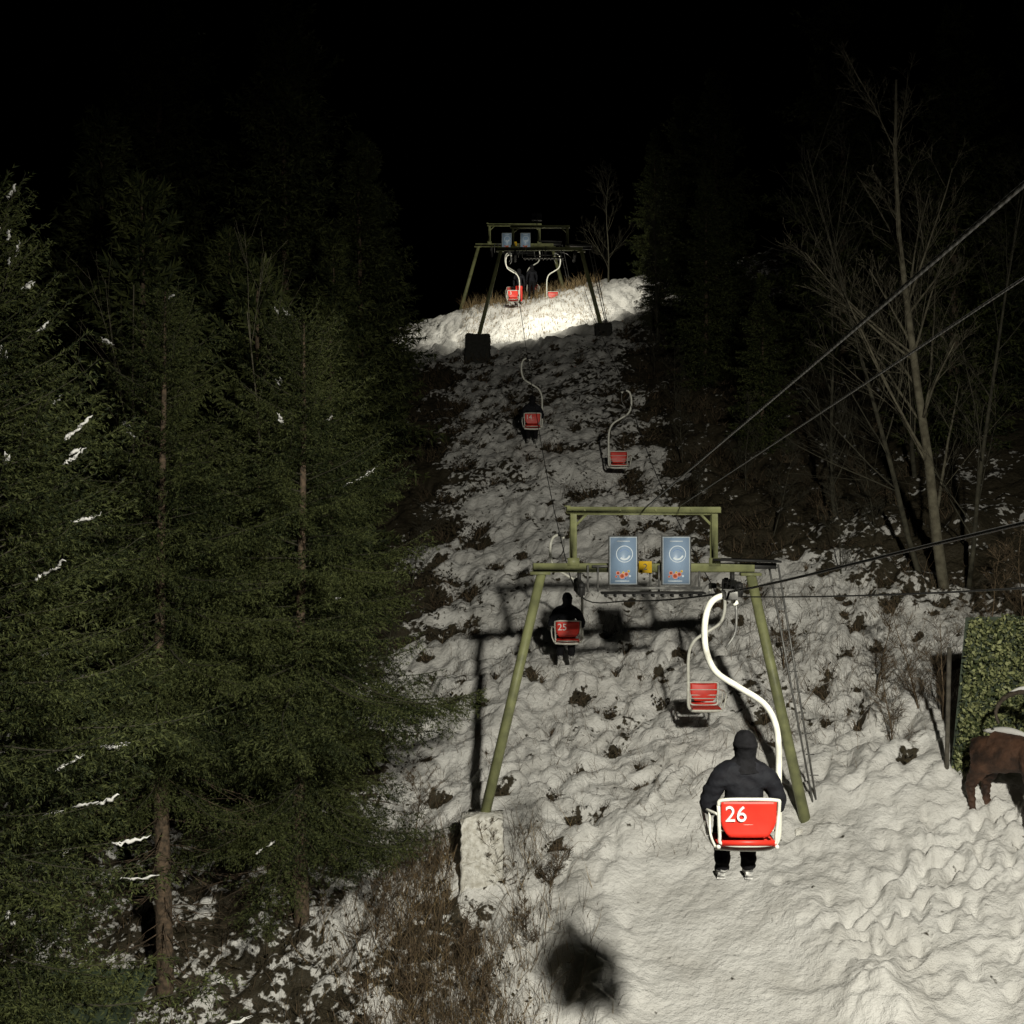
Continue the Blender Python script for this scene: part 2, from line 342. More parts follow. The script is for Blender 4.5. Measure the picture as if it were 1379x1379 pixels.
for k,(a,b,s,r) in enumerate(L_): inst(bgA if k%2 else bgB,a,b,s,r)
# ------------------------------------------------------------ bare trees
def bare(name,H,seed,r0=.09,lean=(0,0),m=M_btree,depth=4,spread=.6,wig=.10):
    rs=random.Random(seed); bl=B()
    def rec(p,d,L,r,dep):
        n=7 if dep<2 else 4; P=[p]; q=d.copy(); 
        for k in range(n):
            q=(q+Vector((rs.uniform(-1,1),rs.uniform(-1,1),rs.uniform(-.3,.9)))*wig).normalized(); P.append(P[-1]+q*L/n)
        R=np.linspace(r,max(r*.35 if dep else r*.2,.0025),n+1); bl.tube(P,R,8 if dep==0 else (5 if dep==1 else 3),0)
        if dep>=depth: return
        nb={0:18,1:7,2:5,3:3}[dep]
        for k in range(nb):
            t=rs.uniform(.15 if dep==0 else .15,.98); i0=min(int(t*n),n-1); b=P[i0].lerp(P[i0+1],t*n-i0)
            dd=(P[i0+1]-P[i0]).normalized(); rv=Vector((rs.uniform(-1,1),rs.uniform(-1,1),rs.uniform(-.4,.6)))
            nd=(dd*1.0+rv.normalized()*(spread+.2)).normalized()
            rec(b,nd,L*(rs.uniform(.2,.38) if dep==0 else rs.uniform(.35,.65))*(1.15-t*.6),max(r*(1-t*.7)*.36,.003),dep+1)
    rec(Vector((0,0,-.2)),Vector((lean[0],lean[1],1)).normalized(),H,r0,0)
    return bl.obj(name,[m],True)
place(bare('bare_tree',11.5,31,.13,(-.10,0),M_btree,wig=.06),9.6,27.3,0)
place(bare('bare_tree',10.5,32,.07,(-.24,.05),M_dtree,3,wig=.06),9.3,27.7,0)
place(bare('bare_tree',9.5,33,.06,(.10,-.05),M_dtree,3,wig=.06),10.0,27.2,0)
place(bare('bare_tree',7.5,14,.06,(-.05,0),M_dtree,3),8.3,31.5,0)
place(bare('bare_tree',9,15,.07,(.03,0),M_dtree,3),13.2,30,0)
place(bare('bare_tree',9,35,.07,(-.1,0),M_dtree,3),10.8,33,0)
place(bare('bare_tree',6,16,.05,(.05,0),M_dtree,3),4.9,63,0)
place(bare('bare_tree',7,17,.05,(.0,0),M_dtree,depth=3),6.0,51,0)
place(bare('birch_tree',11.5,18,.05,(.0,0),M_btree,2,.4,.05),-6.1,21.4,0)
place(bare('birch_tree',10.5,19,.045,(.02,0),M_btree,2,.4,.06),-4.4,21.8,0)
for k,(a,b,h,l) in enumerate([(7.7,23.2,2.2,-.15),(7.1,24.2,2.0,.1),(9.3,24.5,2.6,.1),(5.6,25.5,1.6,.1),(-.2,20.6,1.5,-.1),(7.6,28.5,2.6,0),(6.6,31.5,2.8,.1),(8.8,30,3,0),(6.6,35,3,0),(5.2,37.5,2.4,0),(10.5,25.5,2.6,0),(-1.7,21.3,2.2,0),(-2.3,19.6,1.9,.1),(-3.1,27.5,2.4,.2),(-2.7,33,2.2,.1),(5.6,42,2.6,0),(6.9,22.3,1.8,-.2),(7.9,22.6,2.4,.05),(.5,20.3,1.3,.2),(-1.4,18.2,1.5,0),(-.9,18.9,1.5,.1),(-2.0,17.8,1.4,-.1),(5.0,33.5,1.8,0),(5.4,47,2.4,0),(-.6,18.0,1.3,.15),(.2,19.2,1.1,.1)]):
    place(bare('bare_shrub',h,40+k,.02,(l,-.08),M_twig if b<27 else M_dtree,3,.85),a,b,0)
# ------------------------------------------------------------ undergrowth
def ribbons(bl,P0,d,L,w,rs,m):
    n=len(P0); side=norm(np.cross(d,rs.normal(size=(n,3))))*w; bend=rs.normal(0,.22,(n,3)); bend[:,2]=-np.abs(bend[:,2])
    P1=P0+d*L[:,None]*.5; P2=P0+norm(d+bend)*L[:,None]
    V=np.stack([P0-side,P0+side,P1-side*.7,P1+side*.7,P2],1).reshape(-1,3); o=np.arange(n)[:,None]*5
    F=np.concatenate([o+[0,1,3],o+[0,3,2],o+[2,3,4]]); bl.add(V,F,m)
def leaves(bl,Pc,sz,rs,m):
    n=len(Pc); a=norm(rs.normal(size=(n,3)))*sz; b=norm(np.cross(a,rs.normal(size=(n,3))))*sz*.6
    V=np.stack([Pc-a,Pc+b,Pc+a,Pc-b],1).reshape(-1,3); bl.add(V,np.arange(len(V)).reshape(-1,4),m)
def field(bl,a,b,sx,L,w,rs,m):
    P=np.stack([a,b,groundv(a,b)-.05],1); n=len(a); d=norm(np.stack([rs.normal(0,sx,n),rs.normal(0,sx,n),np.ones(n)],1)); ribbons(bl,P,d,L,w,rs,m)
rs=np.random.default_rng(5); ug=B()
for (a,b,r,lf) in clumps:
    g=ground(a,b); n=int(14+50*r)
    sx,sy=rs.uniform(.5,1.2),rs.uniform(.3,.7)
    P=np.stack([a+rs.normal(0,r*.5*sx,n),b+rs.normal(0,r*sy,n),np.full(n,g-.05)],1)
    d=norm(np.stack([rs.normal(rs.normal(0,.3),.5,n),rs.normal(0,.45,n),np.ones(n)],1)); ribbons(ug,P,d,rs.uniform(.1,.25+r*1.1,n),.003+.0001*b,rs,0)
    n=int((20+150*r)*lf)+2; hh=np.abs(rs.normal(0,r*.4,n)); P=np.stack([a+rs.normal(0,r*.5*sx,n),b+rs.normal(0,r*sy,n),g+hh-.02],1); leaves(ug,P,(.022+.0006*b)*rs.uniform(.5,1.4,(n,1)),rs,1)
ug.obj('undergrowth',[M_twig,M_leaf])
sg=B()
def scr(n,sx):
    a=rs.normal(-1.05,sx,n); b=rs.uniform(16.4,21.5,n); k=~((np.abs(a+.5)<.5)&(b>19.2)); return a[k],b[k]
a,b=scr(3600,.75); field(sg,a,b,.3,rs.uniform(.2,1.0,len(a))**1.5*1.4,.0045,rs,0)
a,b=scr(2200,.8); field(sg,a,b,.5,rs.uniform(.2,.75,len(a)),.005,rs,1)
a,b=scr(1600,.6); P=np.stack([a,b,groundv(a,b)+np.abs(rs.normal(0,.13,len(a)))],1); leaves(sg,P,.03*rs.uniform(.5,1.3,(len(a),1)),rs,2)
sg.obj('scrub_bush',[M_twig,M_straw,M_leaf])
fl=B(); N_=4000; a=rs.uniform(-9,-1.8,N_); b=rs.uniform(15,27,N_); field(fl,a,b,.7,rs.uniform(.15,.7,N_),.005,rs,0)
a=rs.uniform(-9,-1.8,N_); b=rs.uniform(15,27,N_); P=np.stack([a,b,groundv(a,b)+np.abs(rs.normal(0,.08,N_))],1); leaves(fl,P,.035*rs.uniform(.5,1.3,(N_,1)),rs,1)
fl.obj('forest_floor_brush',[M_twig,M_leaf])
tg=B(); N_=5200
a=rs.uniform(-2.5,4.5,N_); b=rs.uniform(55.5,65.5,N_); P=np.stack([a,b,groundv(a,b)-.05],1)
d=norm(np.stack([rs.normal(0,.3,N_),rs.normal(0,.3,N_),np.ones(N_)],1)); ribbons(tg,P,d,rs.uniform(.1,.45,N_)*(.5+1.5*(b>61.5)),.010,rs,0)
tg.obj('dry_grass',[M_straw])
ts=B(); N_=2600
a=rs.uniform(-3,9,N_); b=rs.uniform(21.5,50,N_); field(ts,a,b,.45,rs.uniform(.1,.5,N_),.004,rs,0)
N_=2400; a=rs.uniform(-1.5,4,N_); b=rs.uniform(20.5,30,N_); field(ts,a,b,.5,rs.uniform(.1,.5,N_),.003,rs,0)
N_=1600; a=rs.uniform(4.5,10,N_); b=rs.uniform(22.6,28,N_); field(ts,a,b,.45,rs.uniform(.2,.9,N_),.004,rs,0)
ts.obj('dry_stems',[M_twig])
# ------------------------------------------------------------ pylons
def pylon(loc,sc=1,signs=True,legz=(-4.2,-4.4)):
    e=empty('chairlift_pylon',loc,0,sc)
    b=B()
    b.tube([(-1.93,0,-.1),(-2.9,-.15,legz[0])],[.08,.09],14); b.tube([(1.62,0,-.1),(2.55,-.15,legz[1])],[.085,.095],14)
    b.obj('legs',[M_olive],True,e)
    b=B(); b.box((-.2,0,0),(3.76,.16,.15),bev=.012)
    b.box((-1.95,-.003,-.09),(.34,.20,.05)); b.box((1.62,-.003,-.11),(.34,.20,.05))
    b.box((-1.39,0,.5),(.12,.13,.84),bev=.01); b.box((1.0,0,.5),(.12,.13,.84),bev=.01)
    b.box((-.2,0,.98),(2.62,.15,.11),bev=.01); b.box((-.2,-.01,.91),(2.3,.05,.03)); b.box((-1.49,0,1.045),(.1,.17,.02))
    for sx,q in((-1.39,1),(1.0,-1)):
        b.box((sx+q*.14,0,.82),(.04,.05,.30),R=Matrix.Rotation(q*.78,3,'Y')); b.box((sx,-.08,.10),(.2,.02,.14))
    for q in(-1.2,-.6,0,.6): b.tube([(q,-.085,.98),(q,-.10,.98)],.018,6)
    b.obj('crossbeam',[M_olive],False,e)
    b=B(); R=Matrix.Rotation(.03,3,'Y')
    b.box((1.52,-.05,.13),(1.12,.55,.035),R=R); b.box((1.75,0,.03),(.6,.12,.10))
    for lx in(-1.29,1.31):
        b.box((lx,0,-.26),(.09,1.5,.06)); b.box((lx,0,-.16),(.06,.12,.2))
        for q in(-.6,-.2,.2,.6):
            a=np.linspace(0,2*np.pi,17)[:-1]
            for rr,w in((.13,.03),(.105,.06)):
                V=[];
                for sgn in(-1,1): V+= [(lx+sgn*w/1,q+rr*math.cos(t),-.33+rr*math.sin(t)) for t in a]
                V+=[(lx-w,q,-.33),(lx+w,q,-.33)]
                F=[[k,(k+1)%16,16+(k+1)%16,16+k] for k in range(16)]+[[(k+1)%16,k,32,32] for k in range(16)]+[[16+k,16+(k+1)%16,33,33] for k in range(16)]
                b.add(V,F)
    b.box((-.05,-.10,-.42),(1.75,.30,.03))
    for q in np.arange(-.85,.8,.16): b.box((q,-.1,-.46),(.03,.34,.05))
    b.obj('sheave_assembly',[M_dark],False,e)
    b=B(); b.box((-.02,-.27,-.33),(1.55,.04,.05)); b.box((-.78,-.2,-.2),(.03,.03,.3)); b.box((.72,-.2,-.2),(.03,.03,.3)); b.box((-.9,-.12,.03),(.35,.04,.04))
    for q in(-1.15,-.98,-.1,.05): b.tube([(q,-.13,.05),(q,-.13,-.4)],.018,6)
    b.obj('brackets',[M_steel],False,e)
    b=B()
    for q in(0,.16): b.tube([(1.95+q,.1,.05),(2.72+q*.4,.15,legz[1]+.35)],.018,6)
    for k in range(11):
        t=k/11; xx=1.95+.77*t; b.tube([(xx,.1,.0-3.9*t),(xx+.15,.1,.0-3.9*t)],.010,5)
    b.obj('ladder',[M_steel],True,e)
    if signs:
        for sx in(-.56,.33):
            b=B(); b.box((sx,-.21,.13),(.50,.03,.84),2); b.box((sx,-.2285,.13),(.46,.004,.80),1); b.box((sx,-.2315,.13),(.43,.003,.77),0)
            def disc(cx,cz,r0,r1,y,m,a0=0,a1=6.2832,n=28):
                t=np.linspace(a0,a1,n+1); V=[(cx+r*math.cos(q),y,cz+r*math.sin(q)) for q in t for r in(r0,r1)]
                b.add(V,[[2*k,2*k+1,2*k+3,2*k+2] for k in range(n)],m)
            disc(sx+.02,.24,.13,.142,-.2335,1); disc(sx+.02,.24,.075,.105,-.2337,1,3.9,6.0); disc(sx+.02,.22,.09,.10,-.2345,4,.6,2.5)
            for (cx_,cz_,r_,m_) in ((-.09,-.08,.035,3),(-.02,-.13,.05,3),(.05,-.10,.04,3),(.09,-.05,.022,5),(-.12,-.14,.02,3),(.11,-.13,.018,1),(.0,-.07,.02,5),(.04,-.17,.02,4)):
                disc(sx+cx_,cz_,0,r_,-.2337-.0003*(m_+abs(cx_)*9),m_,0,6.28,7)
            b.box((sx-.02,-.234,-.215),(.24,.002,.018),1); b.box((sx,-.234,.455),(.22,.002,.018),1)
            b.obj('poster_board',[M_paleblue,M_pwhite,M_steel,M_por,M_pdb,M_yel],False,e)
        b=B(); b.box((-.19,-.22,.02),(.22,.02,.20),0,bev=.004); b.obj('number_plate',[M_yel],False,e)
        text('2',.15,(-.19,-.2325,.02),M_txtb,e,'number')
    return e
pylon((2.43,21,-.946))
def block(name,x,y,zt,h,w,m,seed):
    rs=np.random.default_rng(seed); V=[];n=18;F=[]
    nz=22
    for k in range(nz+1):
        for q in range(4*n):
            s=q//n; t=(q%n)/n*2-1
            c=[(t,-1),(1,t),(-t,1),(-1,-t)][s]; ww=w/2*(1+.05*(1-k/nz))
            o=rs.normal(0,.014*w/.7); V.append((c[0]*(ww+o),c[1]*(ww+rs.normal(0,.014)),-h+h*k/nz+rs.normal(0,.01)+(.03*math.sin(q*.9) if k==nz else 0)))
    N4=4*n
    for k in range(nz):
        for q in range(N4): F.append([k*N4+q,k*N4+(q+1)%N4,(k+1)*N4+(q+1)%N4,(k+1)*N4+q])
    V.append((0,0,.06)); 
    for q in range(N4): F.append([nz*N4+q,nz*N4+(q+1)%N4,len(V)-1,len(V)-1])
    b=B(); b.add(V,F); return b.obj(name,[m],False,None,(x,y,zt))
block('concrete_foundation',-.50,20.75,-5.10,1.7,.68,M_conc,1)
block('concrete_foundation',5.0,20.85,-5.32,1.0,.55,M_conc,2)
pylon((1.43,54.3,11.55),1,False,(-3.9,-3.7))
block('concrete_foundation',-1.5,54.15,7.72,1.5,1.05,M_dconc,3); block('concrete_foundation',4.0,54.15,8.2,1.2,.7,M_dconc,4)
pylon((.35,66.5,14.35),1.12,True,(-3.6,-3.6))
# ------------------------------------------------------------ chairs
def chair(loc,num=None,rz=0,sc=1):
    e=empty('chairlift_chair',loc,rz,sc)
    b=B()
    P=cr([(.09,0,-.06),(.05,0,0.0),(-.05,0,.015),(-.15,0,-.06),(-.195,0,-.25),(-.18,0,-.48),(-.09,0,-.67),(.12,0,-.81),(.335,0,-.95),(.44,0,-1.12),(.475,0,-1.35),(.475,0,-1.7),(.475,0,-2.08),(.45,0,-2.21),(.36,0,-2.26),(.1,0,-2.265),(-.1,0,-2.25)],6)
    b.tube(P,.029,14)
    b.obj('hanger',[M_white],True,e)
    b=B()
    b.tube(cr([(.09,0,-.05),(.085,0,-.3),(.0,0,-.45)],4),.012,6); b.box((.03,0,.03),(.12,.22,.09),bev=.01)
    b.obj('grip',[M_steel],False,e)
    b=B()
    def loop(pts,r): b.tube(cr(pts,5),r,8)
    yb=lambda z:-.20-.10*(z+2.2)
    fr=[(-.11,-1.82),(-.08,-1.775),(.16,-1.768),(.40,-1.775),(.43,-1.82),(.41,-2.08),(.385,-2.17),(.16,-2.19),(-.07,-2.17),(-.095,-2.08),(-.11,-1.82)]
    loop([(x_,yb(z_),z_) for x_,z_ in fr],.0165)
    loop([(-.10,-.2,-2.2),(-.11,.0,-2.235),(-.11,.22,-2.22),(-.06,.27,-2.21),(.16,.28,-2.21),(.40,.27,-2.21),(.44,.22,-2.22),(.44,0,-2.235),(.42,-.2,-2.2)],.018)
    loop([(-.115,yb(-1.9),-1.90),(-.175,-.1,-1.90),(-.19,.10,-1.92),(-.18,.2,-1.98),(-.13,.22,-2.2)],.014)
    loop([(-.17,-.12,-1.91),(-.165,-.14,-2.1),(-.12,-.14,-2.22)],.012)
    loop([(.425,yb(-1.9),-1.92),(.455,-.05,-1.93),(.475,0,-1.95)],.014)
    b.tube([(-.1,yb(-2.0)+.02,-2.0),(.42,yb(-2.0)+.02,-2.0)],.010,6)
    b.obj('frame',[M_white],True,e)
    nu,nv=14,10; V=[];F=[]
    for side in(0,1):
        for jv in range(nv+1):
            tv=jv/nv; zq=-1.79-.325*tv; hw=.245 if tv<.45 else .245-.075*((tv-.45)/.55)**2.2
            for iu in range(nu+1):
                u=iu/nu*2-1; V.append((.16+u*hw,yb(zq)-.008+.022*(1-u*u)*math.sin(math.pi*min(1,.15+tv*.8))+side*.02,zq+.006*u*u))
    o_=(nu+1)*(nv+1)
    for jv in range(nv):
        for iu in range(nu):
            q=jv*(nu+1)+iu; F.append([q,q+1,q+nu+2,q+nu+1]); F.append([o_+q+1,o_+q,o_+q+nu+1,o_+q+nu+2])
    rim=[iu for iu in range(nu+1)]+[jv*(nu+1)+nu for jv in range(1,nv+1)]+[nv*(nu+1)+iu for iu in range(nu-1,-1,-1)]+[jv*(nu+1) for jv in range(nv-1,0,-1)]
    for k in range(len(rim)): p,q=rim[k],rim[(k+1)%len(rim)]; F.append([p,q,q+o_,p+o_])
    b=B(); b.add(V,F); o=b.obj('backrest',[M_red],False,e); fixn(o)
    b=B()
    for q in(-.14,-.06,.02,.10,.18): b.box((.165,q,-2.195+.0*q),(.52,.062,.022),bev=.004)
    b.box((.16,-.215,-2.16),(.47,.02,.045)); 
    b.obj('seat_slats',[M_red],False,e)
    b=B()
    b.tube([(-.10,yb(-1.88)+.034,-1.90),(.42,yb(-1.88)+.034,-1.90)],.009,6)
    b.tube([(-.10,yb(-2.1)+.034,-2.06),(.42,yb(-2.1)+.034,-2.06)],.009,6); b.obj('front_bars',[M_white],True,e)
    if num: text(num,.20,(.045,yb(-1.905)-.010,-1.905),M_txtw,e,'number',math.pi/2+.0997,.007)
    return e
# ------------------------------------------------------------ people
def skinned(name,joints,edges,radii,matf,mats,sub=2,root=0,wr=0):
    me=bpy.data.meshes.new(name); me.from_pydata(joints,edges,[]); o=bpy.data.objects.new(name,me); C.objects.link(o)
    m=o.modifiers.new('s','SKIN'); m.use_smooth_shade=True
    if not me.skin_vertices:
        bpy.context.view_layer.objects.active=o
        bpy.ops.mesh.customdata_skin_add()
    sv=me.skin_vertices[0].data
    for k,r in enumerate(radii): sv[k].radius=(r,r) if np.isscalar(r) else r; sv[k].use_root=(k==root)
    s=o.modifiers.new('u','SUBSURF'); s.levels=sub; s.render_levels=sub
    dg=bpy.context.evaluated_depsgraph_get(); dg.update(); ev=o.evaluated_get(dg); m2=bpy.data.meshes.new_from_object(ev)
    bpy.data.objects.remove(o)
    if wr:
        for v in m2.vertices:
            n=mnoise.noise(Vector((v.co.x*9,v.co.y*9,v.co.z*20)))+.5*mnoise.noise(v.co*22); v.co=v.co+v.normal*n*wr
    m2.materials.clear()
    for q in mats: m2.materials.append(q)
    for p in m2.polygons: p.material_index=matf(p.center); p.use_smooth=True
    ob=bpy.data.objects.new(name,m2); C.objects.link(ob); return ob
def person(name,loc,seated=True,rz=0,pants=M_blk):
    e=empty(name,loc,rz)
    cx=.15 if seated else 0
    if seated:
        J=[(0,-.04,-2.05),(0,-.07,-1.88),(0,-.08,-1.68),(0,-.07,-1.53),(0,-.055,-1.45),(.01,-.04,-1.35),(.012,-.035,-1.25)]
        R=[(.19,.14),(.20,.14),(.215,.145),(.17,.125),.085,.088,.082]
        sh=lambda s:[(s*.20,-.075,-1.59),(s*.285,-.05,-1.73),(s*.325,-.01,-1.87),(s*.26,.12,-1.93),(s*.17,.23,-1.97)]
        lg=lambda s:[(s*.10,.06,-2.075),(s*.12,.38,-2.07),(s*.125,.43,-2.17),(s*.12,.40,-2.34),(s*.12,.38,-2.54),(s*.13,.46,-2.60),(s*.14,.56,-2.61)]
        shR=[.115,.095,.085,.07,.05]; lgR=[.105,.09,.088,.085,.076,.050,.038]
    else:
        J=[(0,0,.93),(0,0,1.08),(0,0,1.26),(0,0,1.40),(0,0,1.47),(0,.01,1.57),(0,.01,1.67)]
        R=[(.155,.12),(.145,.12),(.17,.12),(.11,.09),.06,.085,.08]
        sh=lambda s:[(s*.17,0,1.37),(s*.23,-.01,1.22),(s*.26,0,1.08),(s*.26,.05,.96),(s*.25,.09,.84)]
        lg=lambda s:[(s*.09,0,.85),(s*.11,.01,.5),(s*.115,0,.44),(s*.12,-.02,.28),(s*.12,-.02,.09),(s*.13,.06,.05),(s*.14,.15,.04)]
        shR=[.09,.07,.06,.052,.04]; lgR=[.10,.07,.066,.058,.045,.042,.034]
    E=[(k,k+1) for k in range(6)]
    for s in(-1,1):
        n=len(J); J+=sh(s); R+=shR; E+=[(3,n)]+[(n+k,n+k+1) for k in range(4)]
        n=len(J); J+=lg(s); R+=lgR; E+=[(0,n)]+[(n+k,n+k+1) for k in range(6)]
    J=[(a+cx,b,c) for a,b,c in J]
    if seated:
        mf=lambda c: 3 if c.z<-2.565 else (0 if (c.z<-2.0 ) else (1 if c.z<-1.46 else (2 if (c.y>.015 and c.z<-1.28) else 0)))
    else: mf=lambda c: 3 if c.z<.1 else (0 if c.z<.86 and abs(c.x)<.2 else (1 if c.z<1.47 else (2 if c.y>.05 and c.z<1.63 else 0)))
    o=skinned('body',J,E,R,mf,[pants,M_navy,M_skin,M_shoe],3,0,.016); o.parent=e
    hz=J[5][2]; hy=J[5][1]; hx_=J[5][0]
    b=B()
    b.tube([(hx_,hy+.075,hz+.02),(hx_,hy+.112,hz-.025),(hx_,hy+.085,hz-.03)],[.008,.014,.008],6,0)
    b.tube([(hx_-.025,hy+.088,hz-.058),(hx_+.025,hy+.088,hz-.058)],.005,5,1)
    for s in(-1,1):
        b.tube([(hx_+s*.032-.012,hy+.082,hz+.012),(hx_+s*.032+.012,hy+.082,hz+.012)],.007,5,1); b.tube([(hx_+s*.088,hy,hz+.02),(hx_+s*.096,hy-.01,hz-.02)],[.012,.010],5,0)
    b.obj('face',[M_skin,M_txtb],True,e)
    b=B(); a=np.linspace(0,2*np.pi,24,endpoint=False)
    prof=[(-.20,.18,.03),(-.17,.16,.02),(-.14,.132,.0),(-.11,.112,-.012),(-.095,.102,-.014),(-.06,.100,-.016),(-.02,.106,-.02),(.02,.112,-.02),(.022,.117,-.02),(.055,.117,-.02),(.057,.111,-.018),(.10,.100,-.014),(.135,.078,-.01),(.155,.048,-.004),(.162,.006,.0)]
    V=[]
    for zq,r,dy in prof:
        for t in a:
            front=max(0,math.sin(t)); rr=r*(1-.20*front*(1 if zq<.02 else .1)); V.append((hx_+rr*math.cos(t)*(.95 if zq>-.1 else 1.1),hy+dy-.01+rr*1.05*math.sin(t),hz+zq+.005*math.sin(3*t+zq*40)))
    F=[[k*24+q,k*24+(q+1)%24,(k+1)*24+(q+1)%24,(k+1)*24+q] for k in range(len(prof)-1) for q in range(24) if not(prof[k][0]<.02 and prof[k][0]>-.13 and 3<=q<=8)]; b.add(V,F)
    b.obj('beanie_and_collar',[M_blk],True,e)
    b=B()
    for s in(-1,1):
        w=Vector(sh(s)[-1])+Vector((cx,0,0)); f=Vector((-s*.35,.93,-.1)).normalized() if seated else Vector((0,.25,-1)).normalized(); sd=f.cross(Vector((0,0,1)) if seated else Vector((0,1,0))).normalized()
        dn=Vector((0,0,-1)) if seated else Vector((0,1,0))
        b.tube([w-f*.01,w+f*.05,w+f*.095],[.034,.042,.036],8)
        for k,(o_,l) in enumerate(((-.028,.06),(-.010,.075),(.010,.07),(.028,.055))):
            p=w+f*.085+sd*o_; b.tube([p,p+f*l*.5,p+f*l*.8+dn*l*.35,p+f*l*.75+dn*l*.75],[.012,.0115,.0105,.009],6)
        p=w+f*.03-sd*.035*s*(-1); b.tube([p,p+f*.035+sd*s*.03,p+f*.07+sd*s*.028],[.014,.013,.010],6)
    b.obj('gloved_hands',[M_blk],True,e)
    if seated:
        b=B()
        for s in(-1,1): b.box((cx+s*.13,.49,-2.655),(.09,.25,.02),bev=.006); b.box((cx+s*.13,.375,-2.61),(.075,.02,.05),bev=.006)
        b.obj('shoe_soles',[M_shoe],False,e)
    return e
def laneL(y):
    return np.interp(y,[-4,0,5.7,11.2,21,26,40,54,66],[2.95,2.72,2.32,1.94,1.14,1.0,.50,.0,-.2]),np.interp(y,[-4,0,5.7,11.2,16,21,26,32,40,47,54,66],[1.2,.62,-.06,-.73,-1.15,-1.40,-.45,1.6,5.0,8.2,11.1,13.9])
def laneR(y):
    return np.interp(y,[-4,0,11.3,21,36.5,54,66],[5.5,5.3,4.6,3.74,3.33,2.6,1.9]),np.interp(y,[-4,0,11.3,21,23,30,36.5,45,54,66],[1.2,.7,-.70,-1.43,-1.3,.9,3.62,7.1,11.1,13.9])
def at(l,y): a,b=l(y); return (float(a),y,float(b)-.05)
c26=at(laneL,11.2); chair(c26,'26'); person('seated_person',c26)
c25=at(laneL,26); chair(c25,'25'); person('seated_person',c25)
c14=at(laneL,40); chair(c14,'14'); person('seated_person',c14)
chair(at(laneR,22.6),None,math.pi); chair(at(laneR,36.5),None,math.pi)
chair(at(laneL,60.5),'3'); chair(at(laneL,63.8),None)
chair(at(laneR,61),None,math.pi); chair((1.25,64,13.6),None,math.pi)
person('standing_person',(.35,61.2,ground(.35,61.2)),False,0,pants=M_red)
person('standing_person',(1.0,62.5,ground(1.0,62.5)),False,.3)
def rope(name,a,b,r,freq):
    P=np.linspace(a,b,int((Vector(a)-Vector(b)).length/.01)); k=8
    V,F=tube(P,r,k,cap=False); t=np.arange(len(P))*.01; al=(t[:,None]*freq+np.arange(k)[None,:]*2*np.pi/k*2).ravel()
    return mkobj(name,V,F,M_rope,None,True,attr={'along':al})
M_hrope=mat('haul_rope',(.05,.05,.05),(.03,.03,.03),20,.6,.4)
def hrope(l,ys_):
    P=[at(l,q) for q in ys_]; P=[(a,b,c+.05) for a,b,c in P]; b=B(); b.tube(cr(P,6),.010,8); b.obj('haul_rope',[M_hrope],True)
hrope(laneL,[-4,0,5.7,11.2,16,21,26,32,40,47,54,66]); hrope(laneR,[-4,0,5,11.3,21,23,30,36.5,45,54,66])
def ext(a,b,t): a=Vector(a);b=Vector(b); return tuple(a+(b-a)*t)
rope('steel_cable',(2.25,21,.06),ext((2.25,21,.06),(2.15,5.2,1.375),1.5),.0125,70)
rope('steel_cable',(2.85,21,.10),ext((2.85,21,.10),(2.9,7,1.325),1.6),.0085,90)
